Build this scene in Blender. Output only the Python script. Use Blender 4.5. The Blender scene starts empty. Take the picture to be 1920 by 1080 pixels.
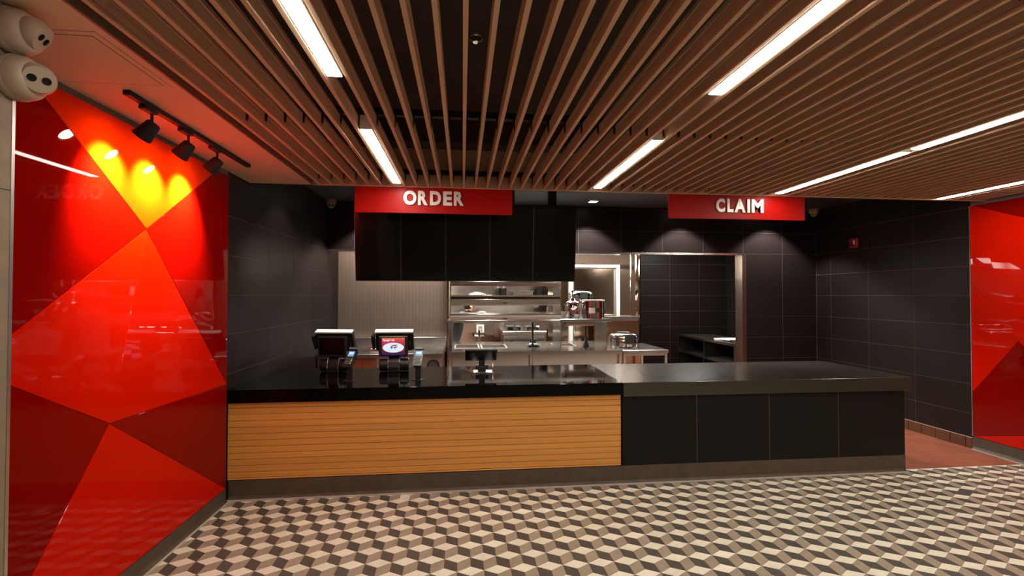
import bpy, bmesh, math, random
from mathutils import Vector, Matrix
random.seed(7)
S = bpy.context.scene
COL = S.collection
PI = math.pi

# ------------------------------------------------------------------ camera
def rot_rows(y, p, r):
    cy, sy, cp, sp, cr, sr = math.cos(y), math.sin(y), math.cos(p), math.sin(p), math.cos(r), math.sin(r)
    f = Vector((sy*cp, cy*cp, sp)); r0 = Vector((cy, -sy, 0)); u0 = r0.cross(f)
    return cr*r0 + sr*u0, -sr*r0 + cr*u0, f
_r, _u, _f = rot_rows(.105178279, .0161683835, .000674686541)
cam_d = bpy.data.cameras.new('camera'); cam = bpy.data.objects.new('camera', cam_d); COL.objects.link(cam)
cam_d.sensor_width = 36; cam_d.lens = 877.368/1920*36; cam_d.clip_start = .05
cam.matrix_world = Matrix(((_r.x, _u.x, -_f.x, 0), (_r.y, _u.y, -_f.y, 0), (_r.z, _u.z, -_f.z, 1.68), (0, 0, 0, 1)))
S.camera = cam

# ------------------------------------------------------------------ world, exposure
w = bpy.data.worlds.new('world'); S.world = w; w.use_nodes = True
w.node_tree.nodes['Background'].inputs[0].default_value = (1, .85, .7, 1)
w.node_tree.nodes['Background'].inputs[1].default_value = .02
S.view_settings.view_transform = 'Standard'; S.view_settings.look = 'None'
S.view_settings.gamma = 1; S.view_settings.use_curve_mapping = False
S.view_settings.exposure = 0.0
S.cycles.max_bounces = 10; S.cycles.diffuse_bounces = 5; S.cycles.glossy_bounces = 5
S.cycles.sample_clamp_indirect = 6; S.cycles.caustics_reflective = False; S.cycles.caustics_refractive = False

STRIP_L = 52.0           # linear ceiling lights
SPOT_W = 480.0           # track spots on the red glass
DOWN_W = 200.0            # downlights washing the dark tile
KITCHEN_W = 55.0         # kitchen ceiling panels

# ------------------------------------------------------------------ materials
def sock(n, *names):
    for k in names:
        if k in n.inputs: return n.inputs[k]
def mat(name, col, rough=.5, metal=0, spec=.5, var=0, scale=20, stretch=(1, 1, 1), bump=0, emit=None, es=0, col2=None, coat=0, rand=0, rvar=0, aniso=0):
    m = bpy.data.materials.new(name); m.use_nodes = True
    nt = m.node_tree; b = nt.nodes['Principled BSDF']
    b.inputs['Base Color'].default_value = (*col, 1); b.inputs['Roughness'].default_value = rough
    b.inputs['Metallic'].default_value = metal; b.inputs['Specular IOR Level'].default_value = spec
    if coat: b.inputs['Coat Weight'].default_value = coat; b.inputs['Coat Roughness'].default_value = .03
    if aniso: b.inputs['Anisotropic'].default_value = aniso
    if emit: b.inputs['Emission Color'].default_value = (*emit, 1); b.inputs['Emission Strength'].default_value = es
    src = None
    if var or bump or col2 or rvar:
        tc = nt.nodes.new('ShaderNodeTexCoord'); mp = nt.nodes.new('ShaderNodeMapping'); no = nt.nodes.new('ShaderNodeTexNoise')
        mp.inputs['Scale'].default_value = stretch; no.inputs['Scale'].default_value = scale; no.inputs['Detail'].default_value = 6
        nt.links.new(tc.outputs['Object'], mp.inputs[0])
        if rand:
            oi = nt.nodes.new('ShaderNodeObjectInfo'); ml = nt.nodes.new('ShaderNodeMath'); ml.operation = 'MULTIPLY'; ml.inputs[1].default_value = 37
            nt.links.new(oi.outputs['Random'], ml.inputs[0]); nt.links.new(ml.outputs[0], mp.inputs['Location'])
        nt.links.new(mp.outputs[0], no.inputs['Vector'])
        c2 = col2 or tuple(min(1, c*(1+var)) for c in col); c1 = col if col2 else tuple(c*(1-var) for c in col)
        rp = nt.nodes.new('ShaderNodeValToRGB'); rp.color_ramp.elements[0].position = .3; rp.color_ramp.elements[1].position = .7
        rp.color_ramp.elements[0].color = (*c1, 1); rp.color_ramp.elements[1].color = (*c2, 1)
        nt.links.new(no.outputs['Fac'], rp.inputs[0]); src = rp.outputs[0]
        if var or col2: nt.links.new(src, b.inputs['Base Color'])
        if bump:
            bp = nt.nodes.new('ShaderNodeBump'); bp.inputs['Strength'].default_value = bump; bp.inputs['Distance'].default_value = .002
            nt.links.new(no.outputs['Fac'], bp.inputs['Height']); nt.links.new(bp.outputs[0], b.inputs['Normal'])
        if rvar:
            mr = nt.nodes.new('ShaderNodeMapRange'); mr.inputs['To Min'].default_value = rough-rvar; mr.inputs['To Max'].default_value = rough+rvar
            nt.links.new(no.outputs['Fac'], mr.inputs[0]); nt.links.new(mr.outputs[0], b.inputs['Roughness'])
    if rand:
        oi2 = nt.nodes.new('ShaderNodeObjectInfo'); hs = nt.nodes.new('ShaderNodeHueSaturation'); mr = nt.nodes.new('ShaderNodeMapRange')
        mr.inputs['To Min'].default_value = 1-rand; mr.inputs['To Max'].default_value = 1+rand
        nt.links.new(oi2.outputs['Random'], mr.inputs[0]); nt.links.new(mr.outputs[0], hs.inputs['Value'])
        if src: nt.links.new(src, hs.inputs['Color'])
        else: hs.inputs['Color'].default_value = (*col, 1)
        nt.links.new(hs.outputs[0], b.inputs['Base Color'])
    return m

WARM = (1, .86, .70)
M = {}
M['tile_dark'] = mat('dark_tile', (.0130, .0088, .0082), .42, spec=.16, var=.12, scale=60, stretch=(1, 1, 4), bump=.06, rand=.08)
M['grout'] = mat('tile_grout', (.15, .125, .115), .8)
M['grout_floor'] = mat('floor_grout', (.30, .20, .14), .8)
M['t_white'] = mat('cream_cement_tile', (.83, .765, .61), .45, var=.05, scale=25, rand=.07)
M['t_taupe'] = mat('taupe_cement_tile', (.355, .285, .205), .45, var=.08, scale=25, rand=.07)
M['t_dark'] = mat('charcoal_cement_tile', (.085, .074, .060), .45, var=.12, scale=25, rand=.10)
M['quarry'] = mat('quarry_tile', (.29, .082, .038), .5, var=.12, scale=18, rand=.12)
M['quarry_d'] = mat('quarry_cove_tile', (.105, .034, .012), .42, var=.12, scale=18, rand=.10)
M['grout_q'] = mat('quarry_grout', (.50, .34, .25), .8)
M['base'] = mat('grey_base_tile', (.077, .054, .036), .55, var=.18, scale=14)
M['well'] = mat('dull_well_liner', (.15, .12, .09), .5)
M['cap_w'] = mat('glossy_white_cap', (.92, .90, .87), .25)
M['reflector'] = mat('pale_reflector', (.44, .385, .31), .4)
M['edge'] = mat('pale_metal_edge', (.50, .43, .38), .5)
M['dome_p'] = mat('dome_plastic', (.38, .29, .21), .4)
M['nfill'] = mat('niche_fill_panel', (.9, .9, .9), .5, emit=(1, .93, .82), es=26)  # fill light added to brighten the cream tile niche
M['alu'] = mat('satin_aluminium', (.62, .58, .55), .35, 1)
M['slat'] = mat('oak_foil_baffle', (.62, .43, .28), .6, spec=.25, var=.06, scale=3, stretch=(8, .4, 8))
M['fascia'] = mat('brown_fascia', (.17, .11, .07), .55, var=.1, scale=3, stretch=(8, .4, 8))
M['deck'] = mat('dark_brown_deck', (.055, .041, .033), .8, var=.15, scale=3)
M['black'] = mat('matt_black', (.012, .011, .011), .5)
M['plaster'] = mat('white_plaster', (.76, .58, .40), .7, var=.02, scale=6)
M['darkceil'] = mat('charcoal_paint', (.018, .016, .016), .6, var=.05, scale=8)
M['stone'] = mat('beige_stone', (.225, .163, .104), .55, var=.14, scale=5, stretch=(1, 1, 2.5), bump=.05)
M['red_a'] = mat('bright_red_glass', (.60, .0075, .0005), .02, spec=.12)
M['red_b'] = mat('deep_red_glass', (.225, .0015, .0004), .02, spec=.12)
M['red_top_lit'] = mat('lit_red_glass', (.64, .019, .0005), .02, spec=.12)  # bright red glass with the spotlights' orange glow mixed into its colour
M['wood'] = mat('oak_plank', (.58, .240, .044), .5, scale=5, stretch=(.12, 20, 40), col2=(.80, .365, .080), bump=.05, rand=.06)
M['quartz_b'] = mat('polished_black_quartz', (.0012, .001, .001), .06, spec=.13)
M['quartz_g'] = mat('grey_quartz', (.027, .0205, .015), .22, spec=.85, var=.08, scale=120)
M['panel_d'] = mat('charcoal_front_panel', (.0075, .0056, .0048), .5, spec=.22, var=.10, scale=90, rand=.08)
M['brass_joint'] = mat('brass_joint', (.30, .20, .10), .5)
M['steel'] = mat('brushed_steel', (.63, .605, .57), .20, 1, var=.03, scale=60, stretch=(1, 1, .04), rvar=.015)
M['steel_h'] = mat('brushed_steel_horizontal', (.63, .605, .57), .20, 1, var=.03, scale=60, stretch=(.04, 1, 1), rvar=.015)
M['mirror'] = mat('mirror_steel', (.62, .50, .40), .10, 1, var=.02, scale=.7, bump=.3)  # warm reflection of the dining room is tinted into the steel colour
M['chrome'] = mat('chrome', (.75, .73, .70), .07, 1)
M['sign'] = mat('red_sign_board', (.34, .003, .001), .4, spec=.15)
M['letter'] = mat('white_letter', (.80, .74, .68), .22, spec=.6)
M['screen'] = mat('black_screen_glass', (.0035, .003, .0026), .10, spec=.3)
M['plastic'] = mat('black_plastic', (.014, .013, .013), .32)
M['plastic_g'] = mat('grey_plastic', (.10, .09, .08), .4)
M['track_b'] = mat('black_track_metal', (.008, .007, .007), .6, spec=.2)
M['white_p'] = mat('white_plastic', (.72, .66, .60), .35)
M['diff'] = mat('led_diffuser', (.9, .9, .9), .5, emit=(1, .935, .82), es=STRIP_L)
M['lamp'] = mat('spot_lens', (.9, .9, .9), .4, emit=(1, .80, .45), es=110)
M['dl'] = mat('downlight_lens', (.9, .9, .9), .4, emit=(1, .92, .85), es=9)
M['kpanel'] = mat('kitchen_light_panel', (.9, .9, .9), .5, emit=(1, .97, .91), es=KITCHEN_W)
M['chev'] = mat('cream_glazed_tile', (.50, .39, .315), .35, rand=.05)
M['chev_g'] = mat('chevron_grout', (.20, .165, .135), .8)
M['kwall'] = mat('pinkish_wall_panel', (.40, .27, .20), .45, var=.04, scale=6)
M['shade_band'] = mat('shadow_band_brown', (.09, .05, .035), .5)  # dark brown standing in for shade in the heated cabinet
M['frame_w'] = mat('white_door_frame', (.80, .78, .72), .4)
M['frame_g'] = mat('grey_door_seal', (.16, .15, .13), .5)
M['steel_reflect'] = mat('coppery_reflection_steel', (.46, .25, .15), .2, 1, var=.05, scale=2, bump=.4)  # stainless steel with its coppery reflection put into the base colour
M['orange_d'] = mat('orange_cabinet_front', (.34, .075, .025), .35)
M['paper'] = mat('white_paper', (.85, .83, .80), .6)
M['alarm'] = mat('red_alarm', (.22, .006, .008), .3)
M['skin'] = mat('skin', (.50, .26, .16), .5)
M['cloth'] = mat('dark_clothing', (.02, .02, .022), .8)
M['cloth_b'] = mat('brown_trousers', (.05, .032, .018), .8)
M['hair'] = mat('dark_hair', (.02, .012, .008), .5)
M['rubber'] = mat('black_rubber', (.01, .01, .01), .6)
M['glass_blk'] = mat('lens_glass', (.01, .01, .01), .05)
M['ceramic_w'] = mat('white_item', (.8, .78, .75), .4)

def emit_mat(name, c, e):
    m = bpy.data.materials.new(name); m.use_nodes = True
    b = m.node_tree.nodes['Principled BSDF']; b.inputs['Base Color'].default_value = (0, 0, 0, 1); b.inputs['Roughness'].default_value = .15
    b.inputs['Emission Color'].default_value = (*c, 1); b.inputs['Emission Strength'].default_value = e
    return m
M['s_blue'] = emit_mat('reader_screen', (.22, .50, .95), .75)
M['s_white'] = emit_mat('screen_white', (.80, .88, 1), .95)
M['s_meat'] = emit_mat('screen_maroon', (.32, .03, .09), .8)
M['s_cyan'] = emit_mat('screen_pale_cyan', (.42, .72, .85), .9)
M['s_bar'] = emit_mat('screen_taskbar', (.01, .03, .22), .9)
M['s_key_r'] = mat('red_key', (.6, .05, .03), .4); M['s_key_g'] = mat('green_key', (.05, .45, .08), .4); M['s_key_y'] = mat('yellow_key', (.7, .5, .05), .4)
def screen_grad():
    m = emit_mat('screen_red_orange', (.6, .05, .05), .9); nt = m.node_tree; b = nt.nodes['Principled BSDF']
    tc = nt.nodes.new('ShaderNodeTexCoord'); sx = nt.nodes.new('ShaderNodeSeparateXYZ'); rp = nt.nodes.new('ShaderNodeValToRGB')
    nt.links.new(tc.outputs['Generated'], sx.inputs[0]); nt.links.new(sx.outputs['Z'], rp.inputs[0])
    e = rp.color_ramp.elements; e[0].color = (.03, .008, .03, 1); e[1].color = (.85, .16, .04, 1)
    k = e.new(.5); k.color = (.42, .02, .06, 1); k = e.new(.8); k.color = (.62, .05, .09, 1)
    nt.links.new(rp.outputs[0], b.inputs['Emission Color']); return m
M['s_grad'] = screen_grad()

# ------------------------------------------------------------------ mesh helpers
def BM(): return bmesh.new()
def box(bm, x0, x1, y0, y1, z0, z1, bev=0, T=None, seg=1):
    r = bmesh.ops.create_cube(bm, size=1)
    bmesh.ops.scale(bm, vec=(abs(x1-x0), abs(y1-y0), abs(z1-z0)), verts=r['verts'])
    bmesh.ops.translate(bm, vec=((x0+x1)/2, (y0+y1)/2, (z0+z1)/2), verts=r['verts'])
    vs = r['verts']
    if bev:
        es = list({e for v in vs for e in v.link_edges})
        g = bmesh.ops.bevel(bm, geom=es, offset=bev, segments=seg, affect='EDGES', profile=.6)
        vs = list({v for f in g['faces'] for v in f.verts} | {v for v in vs if v.is_valid})
    if T: bmesh.ops.transform(bm, matrix=T, verts=vs)
    return vs
def frame_of(d):
    d = Vector(d).normalized(); a = Vector((0, 0, 1)) if abs(d.z) < .95 else Vector((1, 0, 0))
    x = a.cross(d).normalized(); y = d.cross(x)
    return Matrix((x, y, d)).transposed()
def lathe(bm, prof, origin=(0, 0, 0), axis=(0, 0, 1), n=32, cap=True):
    """prof: list of (radius, height along axis)"""
    R = frame_of(axis); O = Vector(origin); rings = []
    for r, h in prof:
        if r < 1e-6: rings.append([bm.verts.new(O + R @ Vector((0, 0, h)))])
        else: rings.append([bm.verts.new(O + R @ Vector((r*math.cos(2*PI*k/n), r*math.sin(2*PI*k/n), h))) for k in range(n)])
    for a, b in zip(rings, rings[1:]):
        for k in range(n):
            k2 = (k+1) % n
            q = [a[k % len(a)], a[k2 % len(a)], b[k2 % len(b)], b[k % len(b)]]
            u = []
            for v in q:
                if v not in u: u.append(v)
            if len(u) > 2:
                try: bm.faces.new(u)
                except ValueError: pass
    if cap:
        for rg, fl in ((rings[0], True), (rings[-1], False)):
            if len(rg) > 2: bm.faces.new(rg[::-1] if fl else rg)
def cyl(bm, p0, p1, r0, r1=None, n=20):
    p0 = Vector(p0); d = Vector(p1)-p0; r1 = r0 if r1 is None else r1
    lathe(bm, [(r0, 0), (r1, d.length)], p0, d, n)
def tube(bm, pts, r, n=8):
    pts = [Vector(p) for p in pts]; rings = []
    for i, p in enumerate(pts):
        d = pts[min(i+1, len(pts)-1)] - pts[max(i-1, 0)]
        R = frame_of(d); rings.append([bm.verts.new(p + R @ Vector((r*math.cos(2*PI*k/n), r*math.sin(2*PI*k/n), 0))) for k in range(n)])
    for a, b in zip(rings, rings[1:]):
        # align rings
        o = min(range(n), key=lambda s: (a[0].co-b[s].co).length)
        for k in range(n): bm.faces.new((a[k], a[(k+1) % n], b[(k+1+o) % n], b[(k+o) % n]))
    bm.faces.new(rings[0][::-1]); bm.faces.new(rings[-1])
def prism(bm, poly, fn0, fn1):
    """poly: 2D points, fn0/fn1 map them to the two end faces"""
    a = [bm.verts.new(fn0(*p)) for p in poly]; b = [bm.verts.new(fn1(*p)) for p in poly]; n = len(poly)
    bm.faces.new(a); bm.faces.new(b[::-1])
    for k in range(n): bm.faces.new((a[k], b[k], b[(k+1) % n], a[(k+1) % n]))
def world_loc(o):
    v = Vector((0, 0, 0))
    while o: v = v + o.location; o = o.parent
    return v
def obj(name, bm, m, parent=None, loc=None, smooth=False):
    """one mesh object from world-space geometry; loc = its own origin (world)"""
    bmesh.ops.recalc_face_normals(bm, faces=bm.faces)
    pl = world_loc(parent) if parent else Vector((0, 0, 0))
    L = Vector(loc) if loc is not None else pl
    bmesh.ops.translate(bm, vec=-L, verts=bm.verts)
    me = bpy.data.meshes.new(name); bm.to_mesh(me); bm.free()
    for x in (m if isinstance(m, (list, tuple)) else [m]): me.materials.append(M[x])
    if smooth:
        for p in me.polygons: p.use_smooth = True
        try: me.set_sharp_from_angle(angle=math.radians(38))
        except Exception: pass
    o = bpy.data.objects.new(name, me); COL.objects.link(o); o.location = L - pl
    if parent: o.parent = parent
    return o
def inst(src, name, parent, loc):
    o = src.copy(); o.name = name; COL.objects.link(o); o.parent = parent; o.location = Vector(loc) - world_loc(parent)
    return o
def tag(o, label=None, cat=None, group=None, kind=None):
    if label: o['label'] = label
    if cat: o['category'] = cat
    if group: o['group'] = group
    if kind: o['kind'] = kind
    return o
def thing(name, label, cat, loc, group=None):
    o = bpy.data.objects.new(name, None); COL.objects.link(o); o.location = loc; o.empty_display_size = .05
    return tag(o, label, cat, group)
def struct(name, bm, m, label, loc=(0, 0, 0)):
    return tag(obj(name, bm, m, None, loc), label, kind='structure')
def bx(name, m, parent, *a, bev=0, smooth=False, T=None, loc=None):
    bm = BM(); box(bm, *a, bev=bev, T=T); return obj(name, bm, m, parent, smooth=smooth, loc=loc)
def copy_tree(o, loc, label, parent=None):
    c = o.copy(); COL.objects.link(c); c.parent = parent
    if parent is None: c.location = loc; c['label'] = label
    for ch in list(o.children): copy_tree(ch, None, None, c)
    return c

# ================================================================== dimensions
XL, XR = -1.92, 5.585
YC = 4.085            # counter front
YB = 6.88             # dark back wall
YK = 9.4              # kitchen far wall
YS = 4.46             # end of the slatted ceiling
YBACK = -4.4
ZC = 2.70; ZD = 3.03

# ================================================================== floors
bm = BM(); box(bm, -2.3, XR+.4, YBACK, 4.137, -.06, -.0015)
floor = struct('floor', bm, 'grout_floor', 'dining floor of cream, taupe and charcoal lozenge tiles in a tumbling block pattern')
O0 = Vector((-1.745, 3.918)); E1 = Vector((.1640, .0016)); E2 = Vector((.0829, .1499))
lozenges = []
def clip_poly(P, xa, xb, ya, yb):
    for ax, lim, sg in ((0, xa, 1), (0, xb, -1), (1, ya, 1), (1, yb, -1)):
        Q = []
        for i in range(len(P)):
            a, b = P[i], P[(i+1) % len(P)]; da, db = sg*(a[ax]-lim), sg*(b[ax]-lim)
            if da >= 0: Q.append(a)
            if da*db < 0: Q.append(a + (b-a)*(da/(da-db)))
        P = Q
        if len(P) < 3: return []
    return P
CEN = (E1+E2)/3       # centroid of up-triangle
for i in range(-40, 120):
    for j in range(-62, 6):
        P = O0 + E1*i + E2*j
        if not (-2.3 < P.x < 6.1 and YBACK-.3 < P.y < 4.5): continue
        c_up = (E1+E2)/3; c_dn = (E1 + (E1-E2))/3
        c_dl = ((E1-E2) + (-E2))/3; c_l = (-E2 + (-E1))/3
        lozenges.append(('t_white', [P, P+c_dn, P+E1, P+c_up]))
        lozenges.append(('t_dark', [P, P+c_dl, P+E1-E2, P+c_dn]))
        lozenges.append(('t_taupe', [P, P+c_l, P-E2, P+c_dl]))
fix = {(-.474, 4.0): 't_white', (4.28, 3.62): 't_dark'}
camf = Vector((0, 0))
items = []
for mname, P in lozenges:
    c = sum(P, Vector((0, 0)))/4
    P = [p + (c-p).normalized()*.0018 for p in P]
    P = clip_poly(P, -1.905, XR-.015, YBACK+.02, 4.135 if c.x > 4.23 else 4.065)
    if len(P) < 3: continue
    c = sum(P, Vector((0, 0)))/len(P)
    d = c.length; ang = math.degrees(math.atan2(c.x, c.y)) - 6
    vis = c.y > 0 and -47.5 < ang < 47.5 and (1.68/(c.x*_f.x+c.y*_f.y)) < .64
    area = abs(sum(P[k].cross(P[(k+1) % len(P)]) for k in range(len(P))))/2
    items.append((-(area/d**3) if vis else 1, mname, P, c))
for (fx, fy), mm in fix.items():
    k = min(range(len(items)), key=lambda q: (items[q][3]-Vector((fx, fy))).length); items[k] = (items[k][0], mm, items[k][2], items[k][3])
items.sort(key=lambda t: t[0])
def tile_prism(bm, P, z0, z1, mi=0):
    n0 = len(bm.faces); prism(bm, [tuple(p) for p in P], lambda x, y: (x, y, z0), lambda x, y: (x, y, z1))
    bm.faces.ensure_lookup_table()
    for f in bm.faces[n0:]: f.material_index = mi
for k, (s, mm, P, c) in enumerate(items[:300]):
    bm = BM(); tile_prism(bm, P, -.003, 0); obj('tile', bm, mm, floor, loc=(c.x, c.y, 0))
bm = BM(); mats = ['t_white', 't_dark', 't_taupe']
for s, mm, P, c in items[300:]: tile_prism(bm, P, -.003, 0, mats.index(mm))
o = obj('floor_tiles', bm, mats, floor); o['kind'] = 'stuff'

# quarry tile floor beside and behind the counter
bm = BM(); box(bm, XL-.1, XR+.4, 4.139, YK+.1, -.06, -.002)
qf = struct('floor.001', bm, 'grout_q', 'red brown quarry tile floor beside and behind the counter')
q = .168; proto = None; rest = BM()
for i in range(0, 46):
    for j in range(0, 32):
        x0, y0 = XL+.005+i*q, 4.14+j*q
        x1, y1 = min(x0+q-.008, XR-.012), min(y0+q-.008, YK)
        if x1-x0 < .03 or y1-y0 < .03: continue
        if x0 > 4.0 and y0 < 6.9:
            full = abs(x1-x0-q+.008) < 1e-6
            if proto and full: inst(proto, 'tile', qf, (x0, y0, 0))
            else:
                bm = BM(); box(bm, x0, x1, y0, y1, -.003, 0); t = obj('tile', bm, 'quarry', qf, loc=(x0, y0, 0))
                if full: proto = t
        else: box(rest, x0, x1, y0, y1, -.003, 0)
o = obj('floor_tiles', rest, 'quarry', qf); o['kind'] = 'stuff'

# ================================================================== tiled walls
ZL = [1.684 + .326*k for k in range(-5, 5)]           # joints: .054 .. 2.988
ZL = [.0] + ZL + [3.028]
protos = {}
def wall_tiles(parent, us, zs, place, key):
    """us: joint positions along the wall; place(u0,u1,z0,z1)->box args"""
    for u0, u1 in zip(us, us[1:]):
        for z0, z1 in zip(zs, zs[1:]):
            if u1-u0 < .02 or z1-z0 < .02: continue
            k = (key, round(u1-u0, 3), round(z1-z0, 3)); a = place(u0+.0017, u1-.0017, z0+.0017, z1-.0017)
            L = (a[0], a[2], a[4])
            if k in protos: inst(protos[k], 'tile', parent, L)
            else:
                bm = BM(); box(bm, *a); protos[k] = obj('tile', bm, 'tile_dark', parent, loc=L)
bm = BM(); box(bm, XL-.15, XL-.0012, 1.6, YK+.1, -.06, 3.3); box(bm, XL-.5, XL-.3, YBACK, 1.6, -.06, 3.3)
wl = struct('wall_left', bm, 'grout', 'left wall of large charcoal tiles beside the order counter')
wall_tiles(wl, [4.06, 4.227, 4.887, 5.553, 6.213, 6.88, 7.498], ZL, lambda a, b, c, d: (XL-.001, XL, a, b, c, d), 'L')
bm = BM(); box(bm, XR+.0012, XR+.15, YBACK, YK+.1, -.06, 3.3)
wr = struct('wall_right', bm, 'grout', 'right wall of large charcoal tiles with the small red alarm')
wall_tiles(wr, [4.602, 5.265, 5.925, 6.585, 6.878], ZL, lambda a, b, c, d: (XR, XR+.001, a, b, c, d), 'R')
wall_tiles(wr, [7.052, 7.24, 7.9, 8.56, 9.22, YK], ZL[:-1], lambda a, b, c, d: (XR, XR+.001, a, b, c, d), 'R')
# back wall with the wide service opening
xo = 4.355; zo = ZL[8]  # 2.336
bm = BM(); box(bm, XL, xo, YB+.0012, 7.05, zo, 3.05); box(bm, xo, XR, YB+.0012, 7.05, 0, 3.05)
wb = struct('wall_back', bm, 'grout', 'dark tiled back wall with the wide opening into the kitchen')
gx = [1.734 + .655*k for k in range(-5, 5)]
wall_tiles(wb, [XL] + gx + [xo], [zo, 2.662, 2.988, 3.028], lambda a, b, c, d: (a, b, YB, YB+.001, c, d), 'B')
wall_tiles(wb, [xo, 5.01, XR], ZL, lambda a, b, c, d: (a, b, YB, YB+.001, c, d), 'B')
bm = BM(); box(bm, XL+.002, 4.40, YB-.012, YB-.001, zo-.022, zo+.004); box(bm, XL+.002, 4.335, YB-.012, 7.06, zo-.026, zo-.0222)
box(bm, 4.335, 4.40, YB-.012, YB-.001, .002, zo-.0225)
box(bm, 4.331, 4.335, YB-.012, 7.06, .002, zo-.027)
tag(obj('trim_1', bm, 'steel'), 'stainless steel casing around the kitchen opening', kind='structure')
# kitchen far walls
bm = BM(); box(bm, 3.45, XR, YK+.0012, YK+.1, 0, 3.05)
wa = struct('wall_kitchen', bm, 'grout', 'dark tiled end wall of the alcove behind the claim counter')
wall_tiles(wa, [3.45, 3.66, 4.317, 4.968, XR], ZL, lambda a, b, c, d: (a, b, YK, YK+.001, c, d), 'B')
bm = BM(); box(bm, XL, 3.45, YK, YK+.1, 0, 1.28); 
wk = struct('wall_kitchen.001', bm, 'kwall', 'pinkish low kitchen wall seen under the heated shelves')
bm = BM(); box(bm, XL, 3.45, YK, YK+.1, 1.281, 3.05)
struct('wall_kitchen.002', bm, 'steel', 'steel clad upper kitchen wall seen through the heated shelves')
# chevron tile wall
XCH = -.246
bm = BM(); box(bm, XL, XCH, 7.502, 7.62, 0, 3.05)
wc = struct('wall_niche', bm, 'chev_g', 'niche wall of tall narrow cream tiles with pointed ends')
cw = (XCH-XL)/31; cp = {}
for i in range(31):
    s = 1 if i % 2 else -1
    for k in range(-1, 6):
        zb, zt = 1.295+.262*(k-1), 1.295+.262*k; h = .012*s; x0 = XL+i*cw
        if s in cp: inst(cp[s], 'tile', wc, (x0, 7.5, zb)); continue
        bm = BM(); P = [(x0+.0012, zb+.0012-h), (x0+cw-.0012, zb+.0012+h), (x0+cw-.0012, zt-.0012+h), (x0+.0012, zt-.0012-h)]
        prism(bm, P, lambda x, z: (x, 7.4985, z), lambda x, z: (x, 7.5018, z)); cp[s] = obj('tile', bm, 'chev', wc, loc=(x0, 7.5, zb))
bm = BM(); box(bm, XCH+.001, XCH+.03, 7.47, 7.64, 0, 3.05, bev=.004)
tag(obj('trim_2', bm, 'steel_reflect'), 'stainless corner guard with painted coppery reflection at the end of the cream tile niche', kind='structure')
# stainless wall with white framed door
bm = BM(); box(bm, 1.55, 3.22, 8.42, 8.6, 0, 3.05); lathe(bm, [(.09, 0), (.09, 3.05)], (3.235, 8.5, 0), n=40); box(bm, 3.235, 3.322, 8.5, YK, 0, 3.05)
box(bm, 3.10, 3.112, 8.412, 8.42, 0, 3.05)
ws = struct('wall_steel', bm, 'mirror', 'polished stainless kitchen wall with a rounded corner')
for p in ws.data.polygons: p.use_smooth = len(p.vertices) == 4 and abs(p.normal.z) < .1 and p.area < .1
dr = tag(bpy.data.objects.new('door_1', None), 'white framed steel door in the polished kitchen wall', kind='structure'); COL.objects.link(dr); dr.location = (2.4, 8.4, 0)
bm = BM()
for a in ((1.936, 1.996, 0, 2.246), (2.82, 2.88, 0, 2.246), (1.996, 2.82, 2.20, 2.246)): box(bm, a[0], a[1], 8.36, 8.419, a[2], a[3])
obj('door_frame', bm, 'frame_w', dr)
bm = BM()
for a in ((1.997, 2.02, 0, 2.199), (2.772, 2.819, 0, 2.199), (2.02, 2.772, 2.172, 2.199)): box(bm, a[0], a[1], 8.375, 8.419, a[2], a[3])
obj('door_seal', bm, 'frame_g', dr)
bx('door_leaf', 'mirror', dr, 2.021, 2.771, 8.385, 8.418, .01, 2.171)
bx('handle', 'chrome', dr, 2.05, 2.07, 8.35, 8.384, 1.0, 1.2, bev=.004)
# dining room behind the viewpoint
bm = BM(); box(bm, -2.4, XR+.2, YBACK-.1, YBACK, -.06, 3.3)
struct('wall_front', bm, 'stone', 'plain beige wall closing the dining room behind the viewpoint')

# ================================================================== pillar
bm = BM(); box(bm, -2.22, -1.606, -.6, 1.84, 0, ZC-.001)
pil = struct('pillar', bm, 'grout', 'beige stone clad pillar at the left edge')
for z0, z1 in ((.0, .68), (.683, 2.05), (2.053, 2.698)):
    bx('stone_slab', 'stone', pil, -1.606, -1.60, -.598, 1.836, z0, z1)
bx('edge_trim', 'alu', pil, -1.6095, -1.5985, 1.8365, 1.849, 0, 2.698)

# ================================================================== red glass walls
def plane_h(p0, p1, p2, q):
    """relief of q on the plane through three (y,z,h) points"""
    a, b, c = Vector(p0), Vector(p1), Vector(p2); n = (b-a).cross(c-a)
    return a.z - (n.x*(q[0]-a.x) + n.y*(q[1]-a.y))/n.z
gp = thing('glass_wall_panel', 'left wall panel of faceted glossy red glass under the track lights', 'wall panel', (XL, 3.1, .112))
yl, yr, zt, zb = 2.15, 4.048, 2.662, .113
V = dict(A=(3.025, 2.077, .016), B=(2.757, .986, .013), L1=(yl, 1.4745, 0), TL=(yl, zt, 0), TR=(yr, zt, 0), R1=(yr, .957, 0), R2=(yr, zb, 0), BL=(yl, zb, 0))
V['T1'] = (2.245, zt, plane_h(V['A'], V['L1'], V['TL'], (2.245, zt))); V['T2'] = (3.869, zt, plane_h(V['A'], V['TR'], V['R1'], (3.869, zt)))
V['L2'] = (yl, 1.3265, plane_h(V['A'], V['B'], V['L1'], (yl, 1.3265))); V['BP'] = (yl, .217, 0)
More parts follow.
